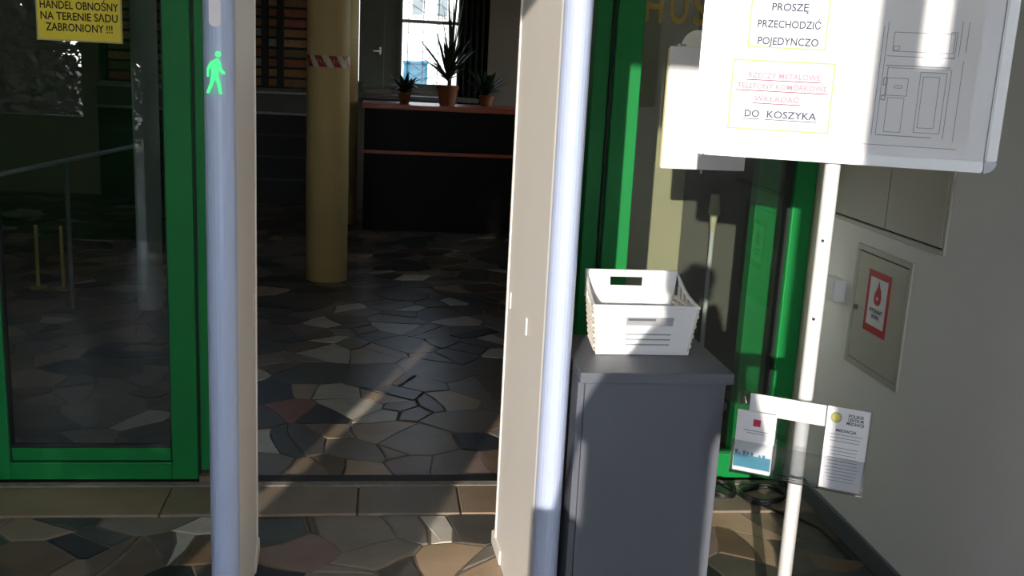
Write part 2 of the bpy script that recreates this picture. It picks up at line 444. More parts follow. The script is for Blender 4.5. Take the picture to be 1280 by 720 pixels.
# header above all
struct(bx('trim_3', XL, XR, YD-.06, YD+.08, ZT, ZT+.12, GREEN), 'green header beam over the doors')
struct(bx('wall_back', XL-.25, XR+.25, YD-.05, YD+.06, ZT+.12, 3.3, WALLW), 'wall above the glazed doors')
# right glazed bay
d2 = thing('window_1', 'fixed green framed glass bay on the right', None, (1.2, YD, 0)); d2['kind'] = 'structure'
frame_member('post', .752, .812, YD+.01, YD+.075, .018, ZT, d2)
bx('seal', .812, .822, YD-.005, YD+.06, .018, ZT, GASKET, d2)
frame_member('post', .822, .922, YD-.03, YD+.03, .018, ZT, d2)
frame_member('post', 1.545, 1.628, YD-.035, YD+.03, .018, ZT, d2)
frame_member('inner_post', 1.425, 1.515, YD+.035, YD+.10, .018, ZT, d2)
bx('seal', 1.515, 1.545, YD-.01, YD+.06, .018, ZT, GASKET, d2)
frame_member('rail', .922, 1.545, YD-.03, YD+.03, .018, .12, d2)
bx('pane', .922, 1.545, YD-.004, YD+.004, .12, ZT, GLASS, d2)
bx('jamb_plaster', 1.63, XR, YD-.10, YD+.06, 0, ZT, mat('plaster_edge', '#cfc9b8', .8), d2, .003)

# ================================================================== HALL shell
struct(bx('wall_hall_left', -4.45, -4.2, YD+.06, YB+.3, -.12, 4.0, HALLW))
wq = B()
for (ya, yb, za, zb) in ((YD+.06, 8.4, -.12, 4.0), (10.9, YB, -.12, 4.0), (8.4, 10.9, -.12, 1.2), (8.4, 10.9, 2.5, 4.0)): box(wq, 3.6, 3.85, ya, yb, za, zb)
struct(obj('wall_hall_right', wq, HALLW), 'side wall of the hall with an added window beyond the counter')
w5 = thing('added_side_window', 'unseen side window added to brighten the hall beyond the counter', None, (3.7, 9.6, 1.2)); w5['kind'] = 'structure'  # unseen window, added to bring sidelight into the dark hall
struct(bx('ceiling_hall', -4.45, 3.85, YD+.06, YB+.3, 4.0, 4.2, HALLC))
bm = B(); box(bm, -4.45, XL-.25, YD-.05, YD+.06, -.12, 4.0); struct(obj('wall_hall_front_left', bm, HALLW))
bm = B(); box(bm, XR+.25, 3.85, YD-.05, YD+.06, -.12, 4.0); struct(obj('wall_hall_front_right', bm, HALLW))
bm = B(); box(bm, XL-.25, XR+.25, YD+.06, YD+.16, ZT+.12, 4.0); struct(obj('wall_hall_above_doors', bm, HALLW))
# back wall with a big window and a high band of windows
WX0, WX1, WZ0, WZ1 = -.31, .83, 1.24, 2.75
bw = B()
box(bw, -4.45, 3.85, YB, YB+.3, -.12, WZ0); box(bw, WX1, 3.85, YB, YB+.3, WZ0, WZ1); 
box(bw, -4.45, WX0, YB, YB+.3, WZ0, WZ1); box(bw, -4.45, -.45, YB, YB+.3, WZ1, 3.2); box(bw, -4.45, -3.2, YB, YB+.3, 3.2, 3.6)
box(bw, -.45, 3.85, YB, YB+.3, WZ1, 4.0); box(bw, -4.45, -.45, YB, YB+.3, 3.6, 4.0)
struct(obj('wall_hall_back', bw, HALLW), 'brown grey back wall of the hall')
w2 = thing('window_4', 'high band of windows above the rack', None, (-1.8, YB, 3.2)); w2['kind'] = 'structure'
WFR = mat('window_frame_paint', '#b9b7ad', .5)
for x in (-3.2, -2.3, -1.4, -.5): bx('mullion', x, x+.05, YB+.05, YB+.12, 3.2, 3.6, WFR, w2)
bx('rail', -3.2, -.45, YB+.05, YB+.12, 3.2, 3.23, WFR, w2); bx('rail', -3.2, -.45, YB+.05, YB+.12, 3.57, 3.6, WFR, w2)
for x in (-3.15, -2.25, -1.35): bx('pane', x, x+.85, YB+.08, YB+.086, 3.23, 3.57, CLEAR, w2)
for ya in (8.4, 9.65, 10.85): bx('mullion', 3.68, 3.75, ya, ya+.05, 1.2, 2.5, WFR, w5)
for ya in (8.45, 9.7): bx('pane', 3.71, 3.716, ya, ya+1.15, 1.2, 2.5, CLEAR, w5)
w1 = thing('window_3', 'bright barred window in the back wall behind the counter', None, (.26, YB, WZ0)); w1['kind'] = 'structure'
DGG = mat('dark_green_grey_paint', '#777a6c', .5, var=.08)
sash = bx('shutter', -.265, -.0, YB-.03, YB+.02, WZ0, WZ1, DGG, w1, .006)
bx('handle', -.12, -.035, YB-.06, YB-.045, 1.625, 1.645, METAL, sash, .004)
bx('handle_plate', -.05, -.03, YB-.045, YB-.03, 1.60, 1.68, METAL, sash)
bx('shutter', -.012, .16, YB+.021, YB+.03, WZ0, WZ1, DGG, w1, .006)
bx('frame', .16, .19, YB+.0, YB+.08, WZ0, WZ1, DGG, w1)
bx('frame', .79, .83, YB+.0, YB+.08, WZ0, WZ1, DGG, w1)
bx('frame', -.31, .83, YB-.02, YB+.08, WZ0, WZ0+.07, DGG, w1)
bx('transom', .19, .79, YB+.02, YB+.07, 1.95, 1.985, WFR, w1)
bx('pane', .19, .79, YB+.045, YB+.05, WZ0+.07, WZ1, CLEAR, w1)
bx('pane', -.30, -.27, YB+.045, YB+.05, WZ0+.07, WZ1, CLEAR, w1)
bx('sill', -.45, 1.0, YB-.45, YB, WZ0-.09, WZ0-.05, mat('sill_paint', '#77736a', .5), w1)
GRL = mat('grille_iron', '#3a3c3c', .6)
for x in (.255, .42, .585, .74):
    bx('grille_bar', x-.004, x+.004, YB+.17, YB+.178, WZ0, WZ1, GRL, w1)
for j in range(14):
    z = 1.28+.105*j
    for (xa, xb, s) in ((.255, .42, -1), (.42, .585, 1), (.585, .74, -1)):
        za, zb = (z+.05, z-.05) if s < 0 else (z-.05, z+.05)
        bmx = B(); tube(bmx, [(xa, YB+.174, za), (xb, YB+.174, zb)], .0035, 4); obj('grille_bar', bmx, GRL, w1)

# ================================================================== OUTSIDE
GRD = mat('asphalt_paving', '#56544f', .9, var=.12, scale=.8)
gnd = B(); box(gnd, -60, 60, -60, YF-.25, -.3, -.06); struct(obj('ground_front', gnd, GRD), 'grey paved forecourt')
gnd = B(); box(gnd, 3.85, 60, YF-.25, YB+.3, -.3, -.06); struct(obj('ground_side', gnd, GRD), 'grey paved ground beside the hall')
gnd = B(); box(gnd, -60, 60, YB+.3, 60, -.3, -.06); struct(obj('ground_back', gnd, GRD), 'grey paved yard behind the hall')
hb = thing('building', 'white building across the yard seen through the back window', 'building', (1, 36, -.06))
bx('wall', -16, 18, 36, 36.5, -.06, 9, mat('white_render', '#dcdcd8', .9, var=.04), hb)
for i, (xa, xb) in enumerate(((-9, -8.4), (-6, -5.4), (-3, -2.4), (.93, 1.27), (1.78, 2.10), (5.0, 5.6), (8, 8.6))):
    wn = bx('window', xa-.06, xb+.06, 35.93, 36.02, 2.9, 4.6, WFR, hb)
    bx('pane', xa, xb, 35.9, 35.935, 2.98, 4.5, mat('grey_far_pane', '#5d666b', .1), wn)
bl = thing('utility_box', 'light blue metal box in the yard outside the back window', 'box', (.45, 14.5, -.06))
bx('body', .27, .60, 14.4, 14.8, -.06, 1.50, mat('light_blue_paint', '#6fc0e0', .5, var=.05), bl, .01)
bx('lid', .255, .615, 14.38, 14.82, 1.50, 1.54, mat('light_blue_paint', '#6fc0e0', .5), bl, .01)
# invented trees beyond the facade (they keep the left half of the vestibule in shade and mirror in the glass)
LEAF = mat('evergreen_leaf', '#2a3c24', .6, var=.3, scale=3)
BARK = mat('bark', '#4a3b2d', .9, var=.2, bump=.4)
def tree(name, label, x, y, h, rx, rng, nleaf=5200, low=.3):
    t = thing(name, label, 'tree', (x, y, -.06), group='added evergreen trees in front of the entrance')
    bm = B(); tube(bm, [(x, y, -.06), (x+.05, y, h*.4), (x, y+.04, h*.85)], [.11, .08, .03], 8); obj('trunk', bm, BARK, t)
    for k in range(9):
        a = rng.uniform(0, 6.28); z = rng.uniform(.5, h*.7)
        bm = B(); tube(bm, [(x, y, z), (x+math.cos(a)*rx*.5, y+math.sin(a)*rx*.4, z+.35), (x+math.cos(a)*rx*.85, y+math.sin(a)*rx*.8, z+.5)], [.03, .02, .008], 5); obj('branch', bm, BARK, t)
    vs_, fs = [], []
    for k in range(nleaf):
        z = low + (h-low)*rng.random()**.9; f = (1-((z-low)/(h-low))**4)**.5
        a = rng.uniform(0, 6.28); r = rx*f*rng.random()**.5
        c = Vector((r*math.cos(a), .75*r*math.sin(a), z+.06)); s = rng.uniform(.05, .10)
        d = Vector((rng.gauss(0, 1), rng.gauss(0, 1), rng.gauss(0, .7))).normalized(); e = d.cross(Vector((rng.gauss(0, 1), rng.gauss(0, 1), rng.gauss(0, 1)))).normalized()
        i = len(vs_); vs_ += [c-d*s, c+e*s*.45, c+d*s, c-e*s*.45]; fs.append((i, i+1, i+2, i+3))
    me = bpy.data.meshes.new('foliage'); me.from_pydata(vs_, [], fs); me.materials.append(LEAF)
    o = bpy.data.objects.new('foliage', me); COL.objects.link(o); o.parent = t; o['kind'] = 'stuff'
TR = random.Random(5)
tree('added_evergreen_tree', 'added bushy evergreen tree nearest the entrance, mirrored in the left glass', -5.52, -7.0, 5.6, 1.42, TR, 25000)
tree('added_evergreen_tree', 'added wide evergreen tree left of the entrance, mirrored in the left glass', -8.3, -7.4, 6.0, 1.2, TR, 22000)
tree('added_evergreen_tree', 'third added evergreen tree farthest along the row outside', -11.1, -7.2, 5.5, 1.4, TR, 14000)
hg = thing('hedge', 'added dense dark hedge outside, mirrored in the left glass', 'hedge', (-9, -9.6, -.06))  # invented hedge, fills the outdoor reflection in the left pane with dark foliage
vs_, fs = [], []
for k in range(46000):
    c = Vector((TR.uniform(-15, 6)+9, TR.uniform(-.45, .45), .06+2.25*TR.random())); s = TR.uniform(.04, .09)
    c.z *= 1-.10*math.sin(c.x*2.3)**2
    d = Vector((TR.gauss(0, 1), TR.gauss(0, 1), TR.gauss(0, .7))).normalized(); e = d.cross(Vector((TR.gauss(0, 1), TR.gauss(0, 1), TR.gauss(0, 1)))).normalized()
    i = len(vs_); vs_ += [c-d*s, c+e*s*.5, c+d*s, c-e*s*.5]; fs.append((i, i+1, i+2, i+3))
me = bpy.data.meshes.new('foliage'); me.from_pydata(vs_, [], fs); me.materials.append(LEAF)
o = bpy.data.objects.new('foliage', me); COL.objects.link(o); o.parent = hg; o['kind'] = 'stuff'
for k in range(24):
    xx = -14.6+.85*k; bm = B(); tube(bm, [(xx, -9.6, -.06), (xx+.05, -9.6, 1.2), (xx, -9.55, 1.9)], [.04, .03, .012], 6); obj('stem', bm, BARK, hg)
ob = thing('office_building', 'dark office building across the forecourt behind the trees', 'building', (-9, -16, -.06))
bx('wall', -20, -8.4, -18, -15.5, -.06, 6.5, mat('dark_office_render', '#5a574f', .9, var=.1), ob)
for i in range(5):
    for zz in (.9, 3.6):
        wn = bx('window', -19.2+i*2.05, -17.9+i*2.05, -15.52, -15.46, zz, zz+1.5, WFR, ob)
        bx('pane', -19.12+i*2.05, -17.98+i*2.05, -15.47, -15.44, zz+.08, zz+1.42, mat('office_pane', '#27303a', .05), wn)

# ================================================================== OBJECTS
# --- walk-through metal detector (slightly turned in the doorway)
PW, PD, PH = .068, .66, 2.12          # panel thickness, depth, height
det = thing('metal_detector', 'white walk-through metal detector gate standing in front of the doorway', 'detector', (.03, 2.80, 0), (0, 0, math.radians(2.6)))
def panel(side):
    """cross-section in local xy: flat side faces, rounded noses, thin ribs near both ends"""
    xi = side*.388; xo = side*(.388+PW); xc = (xi+xo)/2; y0, y1 = -.33, .33
    prof = []
    s = side
    # inner face from back to front, then nose, then outer face
    inner = [(xi, y1-.05), (xi-s*.004, y1-.047), (xi-s*.004, y1-.035), (xi, y1-.03)]
    nose_b = [(xc-s*PW/2*math.cos(a), y1-.012+.03*math.sin(a)) for a in [math.pi*k/8 for k in range(9)]]
    nose_f = [(xc+s*PW/2*math.cos(a), y0+.03-.045*math.sin(a)) for a in [math.pi*k/10 for k in range(11)]]
    rib_f = [(xi-s*.003, y0+.045), (xi-s*.003, y0+.058), (xi, y0+.063)]
    poly = [(xi, y1-.05)] + inner[1:] + nose_b + nose_f + rib_f
    bm = B(); prism(bm, poly, .0, PH)
    return obj('panel', bm, GREYP, det, True)
P1 = panel(-1); P2 = panel(1)
for s, P in ((-1, P1), (1, P2)):
    xc = s*(.388+PW/2)
    # nose cover strip: the light-coloured rounded front
    bm = B(); poly = [(xc+s*(PW/2+.002)*math.cos(a), -.301-.048*math.sin(a)) for a in [math.pi*k/12 for k in range(13)]]
    poly += [(xc-s*(PW/2-.006), -.300), (xc+s*(PW/2-.006), -.300)]
    prism(bm, poly, .02, PH-.02); obj('nose_cover', bm, NOSEP, P, True)
    bm = B(); box(bm, xc-PW/2-.006, xc+PW/2+.006, .18, .345, 0, .05, .006); obj('foot', bm, GREYP, P, True)
    zs = ((.235, .875, .05), (-.04, .865, .05)) if s > 0 else ((.20, .875, .05),)
    for (yy, zz, h_) in zs:
        bm = B(); box(bm, s*.388-s*.003 if s > 0 else s*.388, s*.388 if s > 0 else s*.388-s*.003, yy-.008, yy+.008, zz-h_/2, zz+h_/2); obj('sensor_light', bm, mat('sensor_window', '#f2f0ea', .3), P, True)
bm = B(); box(bm, -.388-PW, .388+PW, -.24, .29, PH-.03, PH+.17, .02); obj('crossbar', bm, GREYP, det, True)
bm = B(); box(bm, -.18, .18, -.255, -.24, PH+.02, PH+.11, .005); obj('display', bm, mat('display_black', '#15181a', .2), det, True)
# walking-man light on the left nose
WALK = [[(-.004,.030),(.006,.034),(.012,.024),(.014,.014),(.022,.006),(.019,.002),(.009,.009),(.007,.012),(.006,.000),(.011,-.016),(.014,-.036),(.008,-.036),(.004,-.017),(-.002,-.006),(-.007,-.020),(-.015,-.036),(-.021,-.034),(-.013,-.016),(-.009,.002),(-.009,.016),(-.014,.010),(-.015,-.003),(-.019,-.003),(-.019,.014),(-.012,.026)]]
LED = mat('green_led', '#35e07a', .4, emit=.9)
icx, icz = -(.388+PW/2)-.004, 1.535
ic = None
bm = B(); prism(bm, WALK[0], -.3535, -.3475, lambda p: Vector((icx+p.x, p.z, icz+p.y*1.15)))
ic = obj('walk_signal', bm, LED, P1, True); ic['label'] = 'green glowing walking-man signal'
bm = B(); lathe(bm, [(.0065, -.001), (.0065, .001)], n=12)
bmesh.ops.rotate(bm, verts=bm.verts, cent=(0, 0, 0), matrix=Matrix.Rotation(math.pi/2, 3, 'X')); bmesh.ops.translate(bm, verts=bm.verts, vec=(icx+.006, -.3505, icz+.048))
bmx = bm; o = obj('walk_signal_head', bm, LED, P1, True)
bm = B(); prism(bm, rrect(.026, .062, .010, 4), -.3515, -.3475, lambda p: Vector((icx+p.x, p.z, icz+.14+p.y)))
obj('unlit_signal', bm, mat('unlit_signal_plastic', '#d9d2d6', .4), P1, True)

# --- grey cabinet with the basket
cab = thing('cabinet', 'grey laminate cabinet carrying the white basket beside the detector', 'cabinet', (.718, 2.63, 0))
bx('body', .535, .912, 2.465, 2.80, 0, .800, LAM, cab, .002)
bx('top', .517, .926, 2.445, 2.82, .802, .832, LAM, cab, .003)
bx('side_panel', .517, .534, 2.47, 2.80, 0, .800, LAM, cab, .001)
bx('plinth_gap', .54, .905, 2.462, 2.466, 0, .03, GASKET, cab)

# --- white plastic basket (tapered walls, raised back with a hand slot, woven sides, slotted front)
bk = thing('basket', 'white plastic basket with label holder on the grey cabinet', 'basket', (.725, 2.70, .8335))
BZ = .8335
fx0, fx1, fy = .592, .846, 2.615        # front bottom
bx0, bx1, by = .607, .832, 2.775        # back bottom
HF, HB = .138, .195
def wallq(bm, p0, p1, p2, p3, t):
    """slab between four corners with thickness vector t"""
    q = [Vector(p) for p in (p0, p1, p2, p3)]; t = Vector(t)
    a = [bm.verts.new(x) for x in q]; b = [bm.verts.new(x+t) for x in q]
    bm.faces.new(a); bm.faces.new(b[::-1])
    for i in range(4): bm.faces.new((a[i], b[i], b[(i+1) % 4], a[(i+1) % 4]))
FO = .018   # flare
# front wall pieces around the label slot and three vents
def fpt(s, h): # s 0..1 along, h height
    k = h/HF; return Vector((fx0-FO*k+(fx1-fx0+2*FO*k)*s, fy-.018*k, BZ+h))
def fslab(bm, s0, s1, h0, h1, t=.004): wallq(bm, fpt(s0, h0), fpt(s1, h0), fpt(s1, h1), fpt(s0, h1), (0, t, 0))
bm = B()
fslab(bm, 0, .31, 0, HF); fslab(bm, .78, 1, 0, HF)
for (a, b) in ((0, .026), (.031, .041), (.046, .056), (.061, .084), (.108, HF)): fslab(bm, .31, .78, a, b)
front = obj('front_wall', bm, WHITEPL, bk)
bm = B(); fslab(bm, .31, .78, .084, .108, .001); bmesh.ops.translate(bm, verts=bm.verts, vec=(0, .004, 0)); obj('label_slot', bm, mat('slot_grey', '#9a9ca0', .6), front)
bm = B()
for (a, b) in ((.026, .031), (.041, .046), (.056, .061)): fslab(bm, .31, .78, a, b, .001)
bmesh.ops.translate(bm, verts=bm.verts, vec=(0, .004, 0)); obj('vent_slots', bm, mat('slot_grey', '#9a9ca0', .6), front)
bm = B(); fslab(bm, .33, .60, .098, .104, .002); bmesh.ops.translate(bm, verts=bm.verts, vec=(0, -.0015, 0)); obj('label_strip', bm, mat('label_dark', '#5b5e63', .6), front)
bm = B(); fslab(bm, -.012, 1.012, 0, .010, .006); bmesh.ops.translate(bm, verts=bm.verts, vec=(0, -.004, 0)); obj('base_band', bm, WHITEPL, front)
# back wall with slot
def bpt(s, h):
    k = h/HB; return Vector((bx0-FO*1.2*k+(bx1-bx0+2*FO*1.2*k)*s, by+.02*k, BZ+h))
def bslab(bm, s0, s1, h0, h1, t=-.004): wallq(bm, bpt(s0, h0), bpt(s1, h0), bpt(s1, h1), bpt(s0, h1), (0, t, 0))
bm = B()
bslab(bm, 0, .26, 0, HB); bslab(bm, .62, 1, 0, HB); bslab(bm, .26, .62, 0, .155); bslab(bm, .26, .62, .180, HB)
obj('back_wall', bm, WHITEPL, bk)
# woven side walls: horizontal strips weaving round uprights
for s in (0, 1):
    sw = B()
    def spt(u, h):
        kf = h/HF
        a = fpt(s, min(h, HF)); b = bpt(s, h); return a.lerp(b, u) if h <= HF else Vector((a.lerp(b, u).x, a.lerp(b, u).y, BZ+h))
    out = -1 if s == 0 else 1
    for j in range(9):
        h = .010+.0145*j
        pts = [spt(i/16, h)+Vector((out*(.0035 if (i+j) % 2 else -.0015), 0, 0)) for i in range(17)]
        tube(sw, pts, .0058, 5)
    for i in range(0, 17, 2): tube(sw, [spt(i/16, 0), spt(i/16, HF-.004)], .0028, 5)
    obj('woven_side', sw, mat('woven_plastic', '#d9d2c8', .5), bk)
bm = B(); wallq(bm, (fx0, fy, BZ), (fx1, fy, BZ), (bx1, by, BZ), (bx0, by, BZ), (0, 0, .004)); obj('bottom', bm, WHITEPL, bk)
rim = [fpt(0, HF), fpt(.25, HF), fpt(.5, HF), fpt(.75, HF), fpt(1, HF)]
sideR = [fpt(1, HF).lerp(bpt(1, HB), t) for t in (.2, .45, .65, .85, 1)]
for k, t in enumerate((.2, .45, .65, .85, 1)): sideR[k].z = BZ+HF+(HB-HF)*(t**2.2)
sideL = [fpt(0, HF).lerp(bpt(0, HB), t) for t in (1, .85, .65, .45, .2)]
for k, t in enumerate((1, .85, .65, .45, .2)): sideL[k].z = BZ+HF+(HB-HF)*(t**2.2)
bm = B(); tube(bm, rim+sideR+[bpt(.5, HB)]+sideL+[fpt(0, HF)], .0052, 8); obj('rim', bm, WHITEPL, bk)
# knitted filling between rim and raised sides
for s in (0, 1):
    for j in range(4):
        bm = B(); tt = .35+.16*j; p = fpt(s, HF).lerp(bpt(s, HB), tt); top = BZ+HF+(HB-HF)*(tt**2.2)
        tube(bm, [Vector((p.x, p.y, BZ+HF-.01)), Vector((p.x, p.y, top))], .005, 5)
        obj('side_web', bm, mat('woven_plastic', '#d9d2c8', .5), bk)

# --- notice board on a pole
NB = thing('notice_board_stand', 'white notice board with two bordered sheets on a white pole', 'sign stand', (1.065, 2.31, 0), (0, 0, math.radians(-20)))
bm = B(); tube(bm, [(0, .012, .02), (0, .012, 1.95)], .0185, 16); pole = obj('pole', bm, WHITEMET, NB, True, True)
for zz in (1.215, 1.02):
    bm = B(); tube(bm, [(-.004, -.0085, zz), (-.004, -.0065+.004, zz)], .004, 8); obj('pole_hole', bm, GASKET, pole, True)
bm = B(); lathe(bm, [(.0, 0), (.19, 0), (.19, .012), (.17, .02), (.03, .03), (.02, .06)], (0, .012), 32, cap=False); obj('base', bm, WHITEMET, NB, True)
BW, B0, B1 = .684, 1.404, 1.955
bcx = .0095; bcz = (B0+B1)/2; BH = B1-B0
TB = lambda p: Vector((bcx+p.x, -.008-p.z, bcz+p.y))
bm = B(); prism(bm, rrect(BW-.05, BH-.04, .004, 2), 0, .012, TB); face = obj('board', bm, BOARDW, NB, True)
# aluminium frame: four mitred rails and rounded plastic corners
def framebar(pts):
    bm = B(); prism(bm, pts, -.004, .022, TB); bmesh.ops.bevel(bm, geom=[e for e in bm.edges], offset=.003, segments=2, affect='EDGES'); return bm
hw, hh, c = BW/2, BH/2, .026
obj('frame_rail', framebar([(-hw+c, -hh), (hw-c, -hh), (hw-c, -hh+c), (-hw+c, -hh+c)]), ALU, NB, True)
obj('frame_rail', framebar([(-hw+c, hh-c), (hw-c, hh-c), (hw-c, hh), (-hw+c, hh)]), ALU, NB, True)
obj('frame_rail', framebar([(-hw, -hh+c), (-hw+c, -hh+c), (-hw+c, hh-c), (-hw, hh-c)]), ALU, NB, True)
obj('frame_rail', framebar([(hw-c, -hh+c), (hw, -hh+c), (hw, hh-c), (hw-c, hh-c)]), ALU, NB, True)
CORN = mat('corner_cap_plastic', '#c9cedb', .4)
for sx_, sy_ in ((-1, -1), (1, -1), (1, 1), (-1, 1)):
    pts = [(sx_*(hw-c), sy_*(hh-c))]+[(sx_*(hw-c+c*math.cos(a)), sy_*(hh-c+c*math.sin(a))) for a in [math.pi/2*k/6 for k in range(7)]]
    bm = B(); prism(bm, pts, -.005, .0235, TB); obj('corner_cap', bm, CORN, NB, True)
# sheets
def sheet(x0, x1, z0, z1, name='sheet'):
    bm = B(); box(bm, x0, x1, -.0218, -.0205, z0, z1); return obj(name, bm, PAPER, NB, True)
def outline(x0, x1, z0, z1, t, parent, material, y=-.0226):
    bm = B()
    for (a, b, c_, d) in ((x0, x1, z0, z0+t), (x0, x1, z1-t, z1), (x0, x0+t, z0+t, z1-t), (x1-t, x1, z0+t, z1-t)): box(bm, a, b, y, y+.0008, c_, d)
    return obj('border', bm, material, parent, True)
s1 = sheet(-.245, -.032, 1.655, 1.918); outline(-.226, -.049, 1.660, 1.905, .003, s1, YGREEN)
for i, (t_, wd) in enumerate((('PROSZ\u0118', .083), ('PRZECHODZI\u0106', .142), ('POJEDYNCZO', .137))):
    zz = (1.7525, 1.714, 1.6755)[i]
    lettering('lettering', t_, .024, -.137+.001*i, zz, -.0222, BLACKINK, s1, width=wd, bold=.0003)
s2 = sheet(-.262, -.016, 1.462, 1.640); outline(-.255, -.022, 1.470, 1.632, .003, s2, YGREEN)
FADED = mat('faded_pink_ink', '#bd8fa0', .8)
for t_, x_, z_, wd in (('RZECZY METALOWE', -.135, 1.5965, .165), ('TELEFONY KOM\u00d3RKOWE', -.138, 1.5715, .205), ('WK\u0141ADA\u0106', -.146, 1.5425, .104)):
    lettering('lettering', t_, .017, x_, z_, -.0222, FADED, s2, width=wd, bold=.0004)
    bm = B(); box(bm, x_-wd/2-.003, x_+wd/2+.003, -.0226, -.0218, z_-.0112, z_-.0092); obj('underline', bm, REDINK, s2, True)
for t_, x_, wd in (('DO', -.2005, .034), ('KOSZYKA', -.110, .113)):
    lettering('lettering', t_, .023, x_, 1.507, -.0222, BLACKINK, s2, width=wd, bold=.0003)
    bm = B(); box(bm, x_-wd/2-.003, x_+wd/2+.003, -.0226, -.0218, 1.4945, 1.4962); obj('underline', bm, BLACKINK, s2, True)
s3 = sheet(.045, .285, 1.447, 1.905)
dl = B()
def ln(x0, z0, x1, z1, t=.0014): 
    box(dl, min(x0, x1)-t/2, max(x0, x1)+t/2, -.0224, -.0216, min(z0, z1)-t/2, max(z0, z1)+t/2)
def rc(x0, x1, z0, z1, t=.0014): ln(x0, z0, x1, z0, t); ln(x0, z1, x1, z1, t); ln(x0, z0, x0, z1, t); ln(x1, z0, x1, z1, t)
rc(.098, .228, 1.666, 1.708); rc(.100, .112, 1.668, 1.677); rc(.219, .232, 1.656, 1.712)
ln(.088, 1.655, .232, 1.655); ln(.088, 1.634, .226, 1.634, .002); ln(.093, 1.629, .226, 1.629)
rc(.095, .140, 1.567, 1.606); rc(.100, .136, 1.484, 1.562); rc(.165, .221, 1.486, 1.622); rc(.172, .207, 1.497, 1.612)
ln(.083, 1.475, .083, 1.73); ln(.074, 1.475, .074, 1.72); ln(.093, 1.565, .093, 1.630, .002); rc(.086, .094, 1.556, 1.566, .002); rc(.087, .094, 1.590, 1.606, .002)
ln(.086, 1.476, .205, 1.476, .002); ln(.060, 1.453, .262, 1.453); ln(.230, 1.475, .230, 1.63); ln(.240, 1.66, .240, 1.735); ln(.252, 1.47, .252, 1.65); ln(.254, 1.67, .254, 1.735); rc(.112, .128, 1.584, 1.590)
obj('line_drawing', dl, PENCIL, s3, True)

# --- leaflet holder hung on the pole
LH = thing('leaflet_holder', 'clear acrylic two-pocket leaflet holder fixed to the white pole', 'holder', (1.052, 2.275, .60), (0, 0, math.radians(-30)))
ACR = glass_mat('clear_acrylic', (.93, .94, .95), base=.05)
FROST = mat('frosted_acrylic', '#dedee2', .4)
z0 = .60
def lb(name, x0, x1, y0, y1, za, zb, m_, parent=LH): return bx(name, x0, x1, y0, y1, za-z0, zb-z0, m_, parent, 0, True)
lb('back_plate', -.163, .156, -.006, -.003, .615, .820, ACR)
lb('top_strip', -.135, .054, -.0075, -.0062, .765, .818, FROST)
lb('pocket_bottom', -.165, .156, -.034, -.003, .612, .615, ACR)
lb('pocket_front', -.165, .156, -.036, -.034, .612, .700, ACR)
for x in (-.166, -.063, .049, .155): lb('divider', x, x+.002, -.034, -.003, .612, .700, ACR)
lb('clamp', -.012, .012, -.003, .004, .78, .80, WHITEMET)
# leaflets: several thin sheets each, the front one printed
def leaflets(name, label, x0, x1, za, zb, n):
    t = thing(name, label, 'leaflet', LH.location, (0, 0, math.radians(-30)), 'leaflets in the acrylic holder')
    for k in range(n): lb('sheet', x0+.0006*k, x1+.0006*k, -.030+.004*k, -.0295+.004*k+.001, za, zb-.001*k, PAPER, t)
    return t
def lt(t, name, txt, size, x, z, m_, width=None, bold=0.): return lettering(name, txt, size, x, z-z0, -.0304, m_, t, width=width, bold=bold, depth=.0002)
TEAL = mat('teal_print', '#4f8fa6', .6); PINK = mat('crimson_print', '#c23a5c', .6)
L1 = leaflets('leaflet', 'white leaflet with red square emblem and teal bottom band', -.159, -.066, .618, .778, 4)
def lp(t, name, x0, x1, za, zb, m_): return lb(name, x0, x1, -.0310, -.0301, za, zb, m_, t)
lp(L1, 'teal_band', -.158, -.067, .629, .662, TEAL); lp(L1, 'emblem', -.118, -.100, .741, .759, PINK)
lp(L1, 'text_line', -.140, -.080, .7275, .7295, PENCIL); lp(L1, 'text_line', -.132, -.088, .7215, .7232, PENCIL)
bm = B(); rg = random.Random(2)
for k in range(9):
    xx = -.156+.0098*k; h_ = rg.uniform(.004, .012)
    if k in (5, 8): continue
    box(bm, xx, xx+rg.uniform(.004, .008), -.0310, -.0301, .662-z0, .662+h_-z0)
obj('skyline_print', bm, TEAL, L1, True)
L2 = leaflets('leaflet', 'white text leaflet with round yellow emblem in the right pocket', .054, .150, .617, .826, 5)
bm = B(); lathe(bm, [(.0135, -.0004), (.0135, .0004)], n=24); bmesh.ops.rotate(bm, verts=bm.verts, cent=(0, 0, 0), matrix=Matrix.Rotation(math.pi/2, 3, 'X')); bmesh.ops.translate(bm, verts=bm.verts, vec=(.076, -.0305, .800-z0)); em = obj('emblem', bm, mat('olive_print', '#a9b184', .6), L2, True)
bm = B(); lathe(bm, [(.009, -.0004), (.009, .0004)], n=24); bmesh.ops.rotate(bm, verts=bm.verts, cent=(0, 0, 0), matrix=Matrix.Rotation(math.pi/2, 3, 'X')); bmesh.ops.translate(bm, verts=bm.verts, vec=(.076, -.0311, .800-z0)); obj('emblem_disc', bm, mat('yellow_print', '#d6c86a', .6), em, True)
for k, t_ in enumerate(('POLSKIE', 'CENTRUM', 'MEDIACJI')): lt(L2, 'lettering', t_, .0105, .121, .808-.0095*k, BLACKINK, (.034, .036, .040)[k], .0002)
lt(L2, 'lettering', 'MEDIACJA', .0095, .102, .768, BLACKINK, .048, .0002)
bm = B()
for k in range(15):
    zz = .758-.0085*k
    if k == 3: continue
    wd = rg.uniform(.030, .040); box(bm, .1015-wd, .1015+wd, -.0306, -.0301, zz-.0008-z0, zz+.0008-z0)
obj('text_lines', bm, PENCIL, L2, True)

